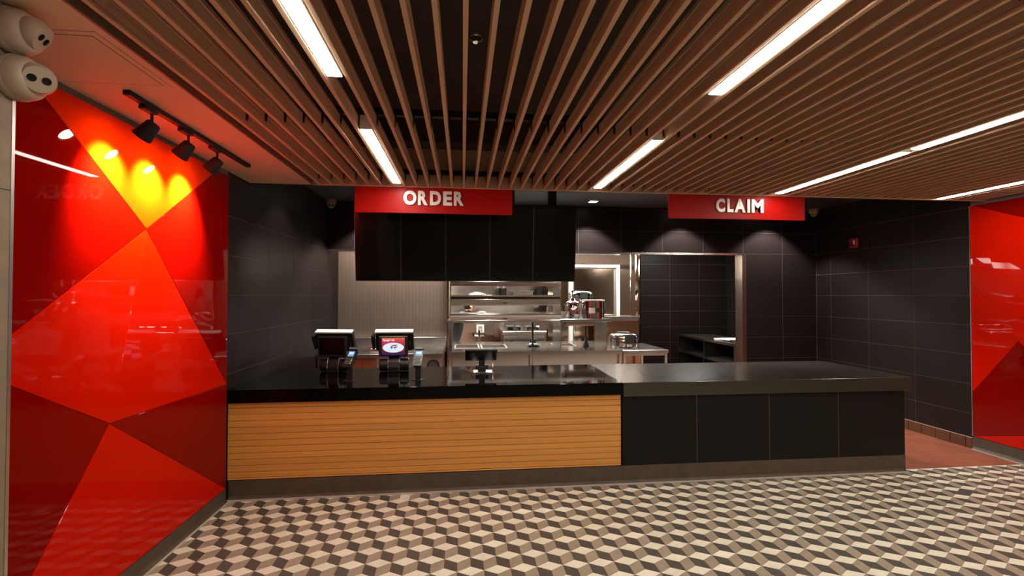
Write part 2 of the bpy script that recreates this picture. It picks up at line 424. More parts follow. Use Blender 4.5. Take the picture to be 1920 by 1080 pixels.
def facet(parent, keys, m, V, xs, sg):
    P = [V[k] for k in keys]; cy = sum(p[0] for p in P)/len(P); cz = sum(p[1] for p in P)/len(P)
    Q = []
    for y, z, h in P:
        d = Vector((cy-y, cz-z)).normalized()*.0016; Q.append((y+d.x, z+d.y, h))
    bm = BM()
    prism(bm, Q, lambda y, z, h: (xs+sg*(.012+h), y, z), lambda y, z, h: (xs+sg*.001, y, z))
    bm.faces.ensure_lookup_table()
    bmesh.ops.bevel(bm, geom=list(bm.faces[0].edges), offset=.0025, segments=1, affect='EDGES', profile=.5)
    return obj('glass_facet', bm, m, parent)
for ks, m in ((('TL', 'T1', 'A', 'L1'), 'red_b'), (('T1', 'T2', 'A'), 'red_top_lit'), (('T2', 'TR', 'R1', 'A'), 'red_b'), (('L1', 'A', 'B', 'L2'), 'red_a'),
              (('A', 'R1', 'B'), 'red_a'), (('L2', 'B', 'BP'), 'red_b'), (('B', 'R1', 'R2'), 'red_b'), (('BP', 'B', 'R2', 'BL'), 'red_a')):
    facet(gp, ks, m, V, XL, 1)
gr = thing('glass_wall_panel', 'right wall panel of faceted glossy red glass at the right edge', 'wall panel', (XR, 3.9, .142))
W = dict(a=(4.6, 2.67, 0), a2=(4.57, 2.67, 0), tr=(3.0, 2.67, 0), t1=(3.0, 1.98, .004), V=(4.161, 1.222, .012), c=(4.6, .62, 0), P1=(3.4, .5, .008), d=(4.6, .142, 0), r3=(3.0, .3, .004), r4=(3.0, .142, 0))
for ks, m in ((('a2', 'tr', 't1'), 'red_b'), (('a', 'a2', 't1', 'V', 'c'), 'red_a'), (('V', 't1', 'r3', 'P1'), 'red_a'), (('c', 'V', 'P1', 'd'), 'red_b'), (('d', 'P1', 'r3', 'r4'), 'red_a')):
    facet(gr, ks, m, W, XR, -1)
bx('edge_trim', 'alu', gr, XR-.015, XR-.001, 4.6005, 4.606, .142, 2.67)
# base boards with coves
def cove(name, pts, m, label, T, L, cap=True):
    bm = BM(); prism(bm, pts, lambda a, z: T(a, z, L[0]), lambda a, z: T(a, z, L[1])); o = struct(name, bm, m, label); return o
CV = [(0, .11), (.010, .11), (.010, .028), (.016, .014), (.028, .005), (.032, 0), (0, 0)]
bl = cove('baseboard_left', CV, 'base', 'dark grey tile skirting under the left red glass', lambda a, z, t: (XL+.001+a, t, z), (1.86, 4.05))
tb = BM(); box(tb, XL+.028, XL+.04, 1.86, 4.05, .0, .006); obj('metal_edge', tb, 'edge', bl)
CV2 = [(a, z*1.25) for a, z in CV]
br = cove('baseboard_right', CV2, 'base', 'dark grey tile skirting under the right red glass', lambda a, z, t: (XR-.001-a, t, z), (1.5, 4.6))
tb = BM(); box(tb, XR-.04, XR-.028, 1.5, 4.6, .0, .006); obj('metal_edge', tb, 'edge', br)
bm = BM(); box(bm, XR-.006, XR-.001, 4.607, YB-.002, 0, .122)
bq = struct('baseboard_right.001', bm, 'grout_q', 'red brown quarry tile skirting along the dark right wall'); pq = None
yy = 4.608
while yy < YB-.05:
    L = min(.168, YB-.004-yy)
    if yy == 4.608: L = .066
    if pq and abs(L-.168) < 1e-4: inst(pq, 'tile', bq, (XR, yy, 0))
    else:
        t = bx('tile', 'quarry_d', bq, XR-.016, XR-.006, yy+.002, yy+L-.002, .001, .119, bev=.003, loc=(XR, yy, 0))
        if abs(L-.168) < 1e-4: pq = t
    yy += L

# ================================================================== ceilings
bm = BM()
box(bm, XL-.2, -1.40, YBACK, YS, ZC, ZC+.02); box(bm, -1.40, -1.38, YBACK, YS, ZC, 3.2)
c1 = struct('ceiling.001', bm, 'plaster', 'white plaster ceiling strip above the left red glass')
bx('bulkhead_side', 'fascia', c1, -1.3795, -1.368, YBACK, YS-.021, ZC-.001, 3.19)
pn = BM()
box(pn, -1.89, -1.452, 1.99, 2.424, ZC-.0015, ZC-.0005); obj('access_panel', pn, 'plaster', c1)
rim = BM()
for a in ((-1.895, -1.447, 2.424, 2.428), (-1.452, -1.448, 1.986, 2.424), (-1.895, -1.448, 1.986, 1.99)): box(rim, a[0], a[1], a[2], a[3], ZC-.0008, ZC-.0002)
for a in ((-1.419, -1.4165, 1.954, 2.44), (-1.895, -1.419, 1.9535, 1.9565)): box(rim, a[0], a[1], a[2], a[3], ZC-.0008, ZC-.0002)
obj('panel_joint', rim, 'grout', c1)
# slatted ceiling
bm = BM(); box(bm, -1.38, XR, YBACK, YS, 3.2, 3.26); box(bm, -1.36, XR, 4.05, 4.25, 3.0, 3.199); box(bm, -1.36, XR, .4, .6, 3.0, 3.199)
sc = struct('ceiling', bm, 'deck', 'slatted ceiling of narrow oak coloured baffles under a dark brown deck')
prof = [(.010, 0), (.010, .013), (.0075, .017), (.0075, .066), (.010, .070), (.010, .089)]
prof = prof + [(-a, z) for a, z in prof[::-1]]
x0s, pitch = -1.305, .1095
NS = 63
bm = BM(); prism(bm, prof, lambda a, z: (x0s+a, YBACK+.01, ZC+z), lambda a, z: (x0s+a, YS-.022, ZC+z))
sl = obj('slat', bm, 'slat', sc, loc=(x0s, 0, ZC))
for i in range(1, NS): inst(sl, 'slat', sc, (x0s+i*pitch, 0, ZC))
for yc in (-2.6, -.02, 1.44, 2.95, 4.36):
    bm = BM(); box(bm, -1.36, XR-.01, yc-.02, yc+.02, ZC+.095, ZC+.135)
    for i in range(NS):
        x = x0s+i*pitch
        prism(bm, [(-.02, .096), (.02, .096), (.0150, .046), (.0104, .030), (.0104, .0895), (-.0104, .0895), (-.0104, .030), (-.0150, .046)],
              lambda a, z: (x+a, yc-.013, ZC+z), lambda a, z: (x+a, yc+.013, ZC+z))
    obj('carrier', bm, 'black', sc)
bm = BM(); box(bm, -1.3675, XR-.001, YS-.020, YS, ZC+.004, ZD+.1)
obj('fascia_board', bm, 'slat', sc)
bx('fascia_lip', 'slat', sc, -1.3675, XR-.001, YS-.020, YS+.004, ZC-.004, ZC+.003)
# dark ceiling over the counter
bm = BM(); box(bm, XL-.1, XR+.1, YS+.03, YB+.1, ZD, ZD+.05); box(bm, XL, XR, YS+.005, YS+.03, ZC-.003, ZD+.05)
struct('ceiling.002', bm, 'darkceil', 'charcoal ceiling above the counter behind the hanging signs')
bm = BM(); box(bm, XL-.1, XR+.1, 7.05, YK+.1, 2.80, 2.86)
kc = struct('ceiling.003', bm, 'plaster', 'white kitchen ceiling hidden above the opening')
for x0, y0, hx, hy, mm in ((-.9, 8.3, .6, .3, 'kpanel'), (.5, 8.2, .6, .3, 'kpanel'), (1.0, 7.30, .8, .18, 'kpanel'), (2.4, 8.1, .8, .2, 'kpanel'), (4.2, 8.2, .32, .22, 'kpanel'), (1.0, 9.0, .6, .2, 'kpanel'), (-1.1, 7.2, .5, .08, 'nfill')):  # the last panel is an added fill for the niche
    bm = BM(); box(bm, x0-hx, x0+hx, y0-hy, y0+hy, 2.785, 2.799)
    tag(obj('kitchen_light', bm, mm, None, (x0, y0, 2.79)), 'flat kitchen ceiling light or added niche fill hidden above the opening', 'light', 'kitchen ceiling lights')

# ================================================================== linear lights
def strip(xc, y0, y1, label, group=None):
    t = thing('linear_light', label, 'light', (xc, (y0+y1)/2, ZC-.004), group)
    bx('housing', 'white_p', t, xc-.0355, xc+.0355, y0, y1, ZC, ZC+.088)
    bx('diffuser', 'diff', t, xc-.0325, xc+.0325, y0+.004, y1-.004, ZC-.004, ZC-.0002)
    return t
XS = [-.5935, 1.268, 3.1295, 4.991]
strip(XS[0], .865, 2.235, 'bright linear ceiling light at top left, its far end left of the sprinkler')
strip(XS[0], 2.935, 4.31, 'bright linear ceiling light ending just above the ORDER sign')
strip(XS[1], .865, 2.235, 'bright linear ceiling light running off the top of the frame right of centre')
strip(XS[1], 2.935, 4.31, 'short bright linear ceiling light left of the CLAIM sign')
strip(XS[2], 1.56, 2.93, 'linear ceiling light meeting the right frame edge, nearer half of a line of two')
strip(XS[2], 3.0, 4.35, 'linear ceiling light ending just above the CLAIM sign')
strip(XS[3], 3.04, 4.41, 'linear ceiling light at far right ending near the right red glass')
for x, y in ((XS[3], 1.63), (XS[0], -1.2), (XS[1], -1.2), (XS[2], .17), (XS[2], -1.2), (XS[3], -.5), (XS[0], -3.3), (XS[1], -3.3), (XS[2], -3.3)):
    strip(x, y, y+1.37, 'linear ceiling light over the dining floor behind the viewpoint', 'linear lights outside the view')

# ================================================================== track light
TX = -1.66
tk = thing('track_light', 'black ceiling track with three cone spotlights aimed at the red glass', 'track light', (TX, 3.15, ZC))
bx('track', 'track_b', tk, TX-.018, TX+.018, 2.49, 3.82, ZC-.026, ZC-.0005, bev=.003)
for yh in (2.655, 2.991, 3.327):
    bx('adapter', 'track_b', tk, TX-.02, TX+.02, yh-.05, yh+.05, ZC-.048, ZC-.0265, bev=.004)
    bm = BM(); cyl(bm, (TX, yh+.03, ZC-.048), (TX, yh+.03, ZC-.115), .007); obj('stem', bm, 'track_b', tk, smooth=True)
    aim = Vector((-.67, .06, -.74)).normalized()
    hc = Vector((TX+.012, yh+.03, ZC-.098)); bm = BM()
    lathe(bm, [(.0, 0), (.028, .0), (.034, .006), (.048, .10), (.044, .10), (.040, .085), (0, .085)], hc, aim, 28, cap=False)
    sh = obj('spot_head', bm, 'track_b', tk, smooth=True)
    bm = BM(); lathe(bm, [(0, .087), (.038, .087), (.038, .092), (0, .092)], hc, aim, 24, cap=False); obj('lens', bm, 'lamp', sh)
    ld = bpy.data.lights.new('spot', 'SPOT'); ld.energy = SPOT_W; ld.color = (1, .80, .42); ld.spot_size = math.radians(82); ld.spot_blend = 1.0; ld.shadow_soft_size = .03
    lo = bpy.data.objects.new('spot_lamp', ld); COL.objects.link(lo); lo.location = hc + aim*.105; lo.rotation_euler = aim.to_track_quat('-Z', 'Y').to_euler()

# ================================================================== downlights
for n, (x, y) in enumerate(((1.86, 6.535), (3.33, 6.535), (4.74, 6.535), (.40, 6.535), (-1.25, 6.535), (-1.50, 5.15), (-.90, 4.86), (.45, 4.86))):
    lab = 'small square downlight in the charcoal ceiling between the two signs' if n == 0 else 'small square downlight hidden above the signs and screens'
    t = thing('downlight', lab, 'downlight', (x, y, ZD), None if n == 0 else 'hidden downlights')
    bm = BM()
    for a in ((-.07, .07, -.08, -.06), (-.07, .07, .06, .08), (-.07, -.055, -.06, .06), (.055, .07, -.06, .06)): box(bm, x+a[0], x+a[1], y+a[2], y+a[3], ZD-.006, ZD-.0005)
    obj('frame', bm, 'white_p', t)
    bx('lens', 'dl', t, x-.055, x+.055, y-.06, y+.06, ZD-.004, ZD-.0005)
    ld = bpy.data.lights.new('downlight', 'SPOT'); ld.energy = DOWN_W*(1 if y > 6 else .15 if x < -1.3 else .5); ld.color = (1, .92, .88); ld.spot_size = math.radians(50 if 4.8 < y < 5 else 100); ld.spot_blend = .35; ld.shadow_soft_size = .04
    lo = bpy.data.objects.new('downlight_lamp', ld); COL.objects.link(lo); lo.location = (x, y, ZD-.02); lo.rotation_euler = (0, 0, 0)

# ================================================================== signs
def glyph(ch, x0, x1, y, z0, z1, m, parent, depth=.014, bold=.045):
    cu = bpy.data.curves.new('t', 'FONT'); cu.body = ch; cu.offset = bold; cu.extrude = .5; cu.resolution_u = 6
    to = bpy.data.objects.new('t', cu); COL.objects.link(to)
    me = bpy.data.meshes.new_from_object(to.evaluated_get(bpy.context.evaluated_depsgraph_get()))
    bpy.data.objects.remove(to); bpy.data.curves.remove(cu)
    bm = BM(); bm.from_mesh(me); bpy.data.meshes.remove(me)
    xs = [v.co.x for v in bm.verts]; ys = [v.co.y for v in bm.verts]; zs = [v.co.z for v in bm.verts]
    def f(v, a, b, c, d): return c + (v-a)/(b-a)*(d-c)
    for v in bm.verts:
        v.co = Vector((f(v.co.x, min(xs), max(xs), x0, x1), f(v.co.z, max(zs), min(zs), y-depth, y), f(v.co.y, min(ys), max(ys), z0, z1)))
    return obj('letter', bm, m, parent)
def sign(x0, x1, word, xs, zz, label):
    t = thing('hanging_sign', label, 'sign', ((x0+x1)/2, YS+.035, 2.46))
    yf = YS+.006-.03
    bx('board', 'sign', t, x0, x1, YS+.0045, YS+.0295+.004, 2.455, 2.6965, bev=.002)
    for k, ch in enumerate(word): glyph(ch, xs[2*k], xs[2*k+1], YS+.001, zz[0]-.002, zz[1], 'letter', t, depth=.012)
    return t
k = 1.005
sign(-1.0, .474, 'ORDER', [v*k for v in (-.550, -.4313, -.4166, -.3278, -.3055, -.2038, -.1839, -.1011, -.0841, .0081)], (2.532, 2.665), 'long red hanging sign with white letters ORDER')
sign(2.045, 3.505, 'CLAIM', [v*k for v in (2.5228, 2.6152, 2.6393, 2.7046, 2.7150, 2.8329, 2.8529, 2.8816, 2.8988, 3.0282)], (2.524, 2.659), 'long red hanging sign with white letters CLAIM')

# ================================================================== menu screens
sw = .5115; names = ['leftmost black portrait menu screen, hanging nearest the left wall', 'second black portrait menu screen from the left, under the O of ORDER',
                     'middle one of the five black portrait menu screens', 'fourth black portrait menu screen from the left, half behind the sign end', 'rightmost black portrait menu screen, clear of the ORDER sign']
for i in range(5):
    x0 = -1.218+i*sw; t = thing('menu_screen', names[i], 'screen', (x0+sw/2, 5.53, 1.845), 'black menu screens under the ORDER sign')
    T = Matrix.Translation((0, 5.5, 1.845)) @ Matrix.Rotation(math.radians(7), 4, 'X')
    bx('housing', 'plastic', t, x0+.0004, x0+sw-.0004, .005, .06, 0, .903, bev=.003, T=T)
    bx('display', 'screen', t, x0+.010, x0+sw-.010, .0, .0045, .010, .893, T=T)
    bx('bracket', 'black', t, x0+.2, x0+.3, 5.561, 5.60, 2.3, ZD-.002)

# ================================================================== cameras on walls
def dome_camera(base, n, look, r, label, m='dome_p'):
    n = Vector(n).normalized(); look = Vector(look).normalized(); base = Vector(base)
    t = thing('security_camera', label, 'security camera', base)
    bm = BM(); lathe(bm, [(r*.97, .001), (r, r*.08), (r, r*.30), (r*.985, r*.34), (0, r*.34)], base, n, 40); obj('mount', bm, m, t, smooth=True)
    bm = BM(); lathe(bm, [(r*.965, r*.345), (r*.96, r*.50), (r*.90, r*.72), (r*.80, r*.88), (r*.68, r*.95), (0, r*.95)], base, n, 40); obj('shell', bm, m, t, smooth=True)
    c = base + n*r*.98; re = r*.68; bm = BM()
    pr = [(re*math.sin(a), -re*math.cos(a)) for a in [PI*k/22 for k in range(0, 16)]]
    h = pr[-1][1]; pr += [(pr[-1][0]*.96, h+re*.06), (0, h+re*.06)]
    lathe(bm, pr, c, look, 40, cap=False); ey = obj('eyeball', bm, m, t, smooth=True)
    R = frame_of(look); rl = pr[-2][0]
    up = Vector((0, 0, 1)); side = look.cross(up).normalized()
    for s in (-1, 1):
        p = c + look*(h+re*.06) + side*s*rl*.44
        bm = BM(); lathe(bm, [(0, .0002), (rl*.30, .0002), (rl*.30, re*.03), (rl*.24, re*.035), (0, re*.02)], p, look, 24, cap=False); obj('lens', bm, 'glass_blk', ey, smooth=True)
    return t
dome_camera((-1.5985, 1.835, 2.455), (1, 0, 0), (.74, -.60, -.30), .080, 'lower white dome camera on the beige pillar, facing right with two lenses')
dome_camera((-1.5985, 1.815, 2.612), (1, .05, 0), (.78, .30, -.55), .080, 'upper white dome camera on the beige pillar, touching the ceiling')
dome_camera((-1.835, 6.77, ZD-.001), (0, 0, -1), (.15, -.9, -.55), .076, 'small white dome camera left of the ORDER sign')
dome_camera((5.42, 6.72, ZD-.001), (0, 0, -1), (-.3, -.9, -.5), .074, 'small white dome camera right of the CLAIM sign')

# sprinkler above the slats
t = thing('sprinkler', 'small chrome sprinkler ring hanging from the dark deck between slats', 'sprinkler', (.075, 2.72, 3.2))
bm = BM(); lathe(bm, [(.040, -.02), (.046, -.012), (.046, 0), (.034, 0), (.034, -.014), (.040, -.02)], (.075, 2.72, 3.199), (0, 0, 1), 28, cap=False); obj('ring', bm, 'chrome', t, smooth=True)
bm = BM(); cyl(bm, (.075, 2.72, 3.199), (.075, 2.72, 3.165), .008); lathe(bm, [(0, 0), (.018, 0), (.018, .003), (0, .003)], (.075, 2.72, 3.16), n=16, cap=False); obj('head', bm, 'chrome', t)

# fire alarm
t = thing('fire_alarm', 'small red fire alarm strobe on the dark right wall', 'alarm', (XR, 6.128, 2.37))
bx('body', 'alarm', t, XR-.045, XR-.001, 6.055, 6.20, 2.362, 2.505, bev=.008)
bx('strobe', 'white_p', t, XR-.058, XR-.0455, 6.085, 6.112, 2.41, 2.47, bev=.004)
bx('horn_grille', 'red_b', t, XR-.050, XR-.0455, 6.135, 6.185, 2.39, 2.45, bev=.002)

# ================================================================== counters
XM = 1.425
oc = thing('order_counter', 'left half of the counter, clad in horizontal oak planks above a grey plinth', 'counter', ((XL+XM)/2, 4.5, 0))
bx('carcass', 'panel_d', oc, XL+.004, XM-.011, YC+.021, 4.98, .16, .794)
zs = [.7965, .751, .699, .645, .593, .539, .487, .435, .381, .331, .279, .227, .179, .162]
for a, b in zip(zs, zs[1:]):
    bm = BM(); box(bm, XL+.004, XM-.012, YC+.001, YC+.020, b+.0016, a-.0016, bev=.0012); obj('plank', bm, 'wood', oc, loc=(XL, YC, b))
PL = [(0, .158), (-.010, .158), (-.010, .030), (-.016, .016), (-.028, .006), (-.034, .001), (0, .001)]
def plinth(parent, x0, x1):
    bm = BM(); prism(bm, PL, lambda a, z: (x0, YC+.010+a, z), lambda a, z: (x1, YC+.010+a, z)); box(bm, x0, x1, YC+.0105, YC+.03, .001, .158); p = obj('plinth', bm, 'base', parent)
    bx('metal_edge', 'edge', p, x0, x1, YC-.036, YC-.0225, .0005, .011)
bx('rear_reflector', 'reflector', oc, XL+.004, XM-.011, 4.981, 4.995, .10, .794)  # unseen pale panel added so the kitchen steel reflects something bright
plinth(oc, XL+.013, XM-.0005)
cc = thing('claim_counter', 'right half of the counter, clad in four dark panels above a grey plinth', 'counter', (2.8, 4.5, 0))
bx('carcass', 'panel_d', cc, XM+.001, 4.215, YC+.021, 4.98, .16, .772)
bx('rear_reflector', 'reflector', cc, XM+.001, 4.215, 4.981, 4.995, .10, .772)  # same added reflector behind the claim side
px = [1.4155, 2.13, 2.835, 3.53, 4.22]
for a, b in zip(px, px[1:]):
    bm = BM(); box(bm, max(a, XM+.001)+.002, b-.002, YC+.001, YC+.020, .161, .776, bev=.001); obj('panel', bm, 'panel_d', cc, loc=(a, YC, .161))
for a in px[1:4]: bx('joint_strip', 'brass_joint', cc, a-.0018, a+.0018, YC+.0035, YC+.0205, .161, .776)
plinth(cc, XM+.0005, 4.22)
bx('end_panel', 'panel_d', cc, 4.2155, 4.22, YC+.0205, 4.98, .001, .776)
def top(name, x0, x1, zb, m, label):
    bm = BM(); box(bm, x0, x1, YC-.035, 5.17, zb, .905, bev=.003); return tag(obj(name, bm, m, None, ((x0+x1)/2, 4.6, zb)), label, 'countertop')
top('countertop', XL+.003, XM-.0005, .798, 'quartz_b', 'glossy black countertop over the oak front')
top('countertop', XM+.0005, 4.26, .778, 'quartz_g', 'matt grey countertop over the dark panels')

# ================================================================== counter top equipment
ZT = .906
def pos_terminal(x, y, yaw, lit, label):
    t = thing('pos_terminal', label, 'cash register', (x, y, ZT), None)
    Ry = Matrix.Translation((x, y, ZT)) @ Matrix.Rotation(yaw, 4, 'Z')
    def part(name, bm, m, smooth=False, parent=t):
        bmesh.ops.transform(bm, matrix=Ry, verts=bm.verts); return obj(name, bm, m, parent, smooth=smooth)
    # base: horizontal drum with a broad curved arm
    for s in (-1, 1):
        bm = BM(); lathe(bm, [(.0, 0), (.058, 0), (.066, .006), (.066, .085), (.062, .090), (0, .090)], (s*.055, 0, .068), (s, 0, 0), 36); part('drum', bm, 'plastic', True)
    bm = BM(); pts = [(-.075, .002), (-.080, .05), (-.070, .10), (-.045, .145), (-.02, .165), (.03, .165), (.06, .10), (.07, .05), (.07, .002)]
    prism(bm, pts, lambda a, z: (-.054, a, z), lambda a, z: (.054, a, z)); part('arm', bm, 'plastic_g' if False else 'plastic')
    bm = BM(); tube(bm, [(-.055, -.078, .01), (-.056, -.084, .05), (-.056, -.074, .10), (-.056, -.05, .148)], .003); part('edge_strip', bm, 'alu')
    bm = BM(); tube(bm, [(.055, -.078, .01), (.056, -.084, .05), (.056, -.074, .10), (.056, -.05, .148)], .003); part('edge_strip', bm, 'alu')
    bm = BM(); box(bm, -.045, .045, -.03, .03, .16, .25); part('neck', bm, 'plastic')
    # head: screen for the clerk, leaning over towards the customer
    H = Matrix.Translation((0, .0, .306)) @ Matrix.Rotation(math.radians(24), 4, 'X')
    bm = BM(); hw, hh = .190, .105
    prism(bm, [(-hw, hh), (hw, hh), (hw+.004, -hh*.9), (hw-.03, -hh), (-hw+.03, -hh), (-hw-.004, -hh*.9)], lambda a, z: H @ Vector((a, .03, z)), lambda a, z: H @ Vector((a*.98, -.012, z)))
    hd = part('head', bm, 'plastic')
    bm = BM(); prism(bm, [(-hw+.05, hh-.03), (hw-.05, hh-.03), (hw-.06, -hh+.02), (-hw+.06, -hh+.02)], lambda a, z: H @ Vector((a, -.0125, z)), lambda a, z: H @ Vector((a*.85, -.040, z*.8))); part('rear_cover', bm, 'plastic', parent=hd)
    bm = BM(); box(bm, -hw, hw, -.026, .036, hh+.0005, hh+.016, bev=.002, T=H); part('top_cap', bm, 'cap_w', parent=hd)
    bm = BM(); box(bm, hw-.040, hw-.032, -.0165, -.0135, -.055, .005, bev=.001, T=H); part('slot', bm, 'alu', parent=hd)
    bm = BM(); box(bm, -hw-.030, -hw-.006, -.045, .02, -.075, .085, bev=.006, T=H); box(bm, -hw-.036, -hw-.030, -.04, .0, -.01, .075, T=H); part('card_swipe', bm, 'plastic', parent=t)
    # customer display on the back
    D = Matrix.Translation((0, -.10, .272)) @ Matrix.Rotation(math.radians(4), 4, 'X')
    bm = BM(); box(bm, -.145, .145, .0, .02, -.112, .092, bev=.006, T=D); cd = part('customer_display', bm, 'plastic')
    bm = BM(); box(bm, -.03, .03, .0205, .06, -.10, -.0, T=D); part('display_arm', bm, 'plastic')
    if not lit:
        bm = BM(); box(bm, -.125, .125, -.0012, -.0002, -.09, .076, T=D); part('screen', bm, 'screen', parent=cd)
    else:
        w2, z0, z1 = .113, -.095, .078
        bm = BM(); box(bm, -w2, w2, -.0012, -.0002, z0, z1, T=D); part('screen', bm, 's_grad', parent=cd)
        def disc(a, b, ra, rb, yy, n=36): return [(a+ra*math.cos(2*PI*k/n), b+rb*math.sin(2*PI*k/n)) for k in range(n)]
        def flat(P, yy, m, nm):
            bm = BM(); prism(bm, P, lambda a, z: D @ Vector((a, yy, z)), lambda a, z: D @ Vector((a, yy+.0003, z))); part(nm, bm, m, parent=cd)
        flat(disc(0, -.022, .104, .050, 0), -.0018, 's_white', 'plate_picture')
        rr = random.Random(3); bm = BM()
        for k in range(16):
            a, b = rr.uniform(-.038, .038), rr.uniform(-.026, .004); P = disc(a, b, rr.uniform(.004, .011), rr.uniform(.003, .007), 0, 9)
            prism(bm, P, lambda u, z: D @ Vector((u, -.0024-.00005*k, z)), lambda u, z: D @ Vector((u, -.0020, z)))
        part('food_picture', bm, 's_meat', parent=cd)
        bm = BM()
        for k in range(14):
            a, b = rr.uniform(-.06, .06), rr.uniform(-.058, -.030); P = disc(a, b, rr.uniform(.004, .012), .0018, 0, 8)
            prism(bm, P, lambda u, z: D @ Vector((u, -.0024-.00005*k, z)), lambda u, z: D @ Vector((u, -.0020, z)))
        part('sauce_picture', bm, 's_cyan', parent=cd)
        flat([(-w2, z0), (w2, z0), (w2, z0+.010), (-w2, z0+.010)], -.0018, 's_bar', 'taskbar')
        cu = bpy.data.curves.new('t', 'FONT'); cu.body = 'Spaghetti'; cu.offset = .0008; cu.extrude = .01; cu.size = .030
        to = bpy.data.objects.new('t', cu); COL.objects.link(to)
        me = bpy.data.meshes.new_from_object(to.evaluated_get(bpy.context.evaluated_depsgraph_get())); bpy.data.objects.remove(to); bpy.data.curves.remove(cu)
        bm = BM(); bm.from_mesh(me); bpy.data.meshes.remove(me)
        wx = max(v.co.x for v in bm.verts)
        for v in bm.verts: v.co = D @ Vector((-.102 + v.co.x/wx*.112, -.0016-.0002*(v.co.z > 0), .046+v.co.y*.9))
        part('caption', bm, 's_white', parent=cd)
    bm = BM(); tube(bm, [(.06, .03, .19), (.09, .0, .20), (.10, -.02, .16), (.085, .05, .09)], .004); part('cable', bm, 'rubber')
    return t
pos_terminal(-1.279, 4.93, math.radians(-9), False, 'black cash register with a blank customer screen, nearest the left wall')
pos_terminal(-.691, 4.91, 0, True, 'black cash register whose customer screen shows a plate of food')
def card_reader(x, y, yaw, tilt, label):
    t = thing('card_reader', label, 'card reader', (x, y, ZT))
    bm = BM(); lathe(bm, [(0, 0), (.055, 0), (.055, .003), (.02, .006), (0, .006)], (x, y, ZT), n=32); obj('foot', bm, 'plastic', t, smooth=True)
    bm = BM(); box(bm, x-.024, x+.024, y-.022, y+.022, ZT+.005, ZT+.165, bev=.003); obj('pole', bm, 'plastic', t)
    T = Matrix.Translation((x, y-.01, ZT+.205)) @ Matrix.Rotation(yaw, 4, 'Z') @ Matrix.Rotation(tilt, 4, 'X')
    bm = BM(); prism(bm, [(-.034, .095), (.034, .095), (.044, .085), (.042, -.07), (.036, -.09), (-.036, -.09), (-.042, -.07), (-.044, .085)], lambda a, b: T @ Vector((a, b, 0)), lambda a, b: T @ Vector((a*.9, b*.97, -.035))); bd = obj('body', bm, 'plastic', t)
    bm = BM(); box(bm, -.041, .041, .088, .112, -.018, .012, bev=.004, T=T); obj('paper_cover', bm, 'plastic_g', t)
    bm = BM(); box(bm, -.031, .031, .018, .072, .0005, .002, T=T); obj('screen', bm, 's_blue', bd)
    bm = BM(); box(bm, -.022, .022, .040, .062, .0022, .0026, T=T); obj('screen_picture', bm, 's_white', bd)
    for r_ in range(4):
        for c_ in range(4):
            m = 'plastic_g'
            if c_ == 3: m = ['s_key_r', 's_key_y', 's_key_g', 's_key_g'][r_]
            u = -.030+c_*.018; v = .002-r_*.017
            bm = BM(); box(bm, u, u+.013, v-.012, v, .0005, .005, bev=.001, T=T); obj('key', bm, m, bd)
    bm = BM(); box(bm, -.03, .03, -.094, -.0905, -.022, -.012, T=T); obj('card_slot', bm, 'rubber', bd)
    bm = BM(); box(bm, -.03, .03, -.05, .05, -.058, -.036, bev=.006, T=T); obj('cradle', bm, 'plastic', t)
card_reader(-1.018, 4.394, math.radians(-22), math.radians(52), 'tilted card reader on a black post in front of the register nearest the left wall')
card_reader(-.405, 4.386, math.radians(-5), math.radians(46), 'card reader on a black post beside the register with the lit screen')
# tablet seen from behind
t = thing('tablet_stand', 'black tablet on a small hinged stand, seen from behind on the black countertop', 'tablet', (.195, 4.76, ZT))
T = Matrix.Translation((.187, 4.72, ZT+.175)) @ Matrix.Rotation(math.radians(48), 4, 'X')
bm = BM(); box(bm, -.160, .160, -.012, .012, -.082, .094, bev=.006, T=T); tb = obj('tablet_body', bm, 'plastic', t)
bm = BM(); lathe(bm, [(0, 0), (.045, 0), (.05, .004), (.05, .008), (0, .008)], T @ Vector((-.01, -.0205, .01)), T.to_3x3() @ Vector((0, 1, 0)), 28, cap=False); obj('rear_badge', bm, 'rubber', tb)
bm = BM(); box(bm, .08, .125, -.0135, -.0125, -.06, -.03, T=T); obj('rear_label', bm, 'plastic_g', tb)
bm = BM(); box(bm, .11, .31, 4.68, 4.86, ZT, ZT+.006, bev=.002); obj('base_plate', bm, 'alu', t)
bm = BM(); box(bm, .155, .235, 4.725, 4.80, ZT+.0065, ZT+.05, bev=.006); cyl(bm, (.13, 4.75, ZT+.05), (.26, 4.75, ZT+.05), .024, n=24); box(bm, .165, .225, 4.73, 4.77, ZT+.05, ZT+.13, bev=.006); obj('hinge', bm, 'plastic', t, smooth=True)
bm = BM(); tube(bm, [(.30, 4.69, ZT+.006), (.302, 4.70, ZT+.06), (.30, 4.715, ZT+.12)], .005); obj('side_rail', bm, 'chrome', t)
bm = BM(); tube(bm, [(.11, 4.70, ZT+.05), (.085, 4.69, ZT+.025), (.092, 4.70, ZT+.005), (.075, 4.74, ZT+.005)], .004); obj('cable', bm, 'rubber', t)

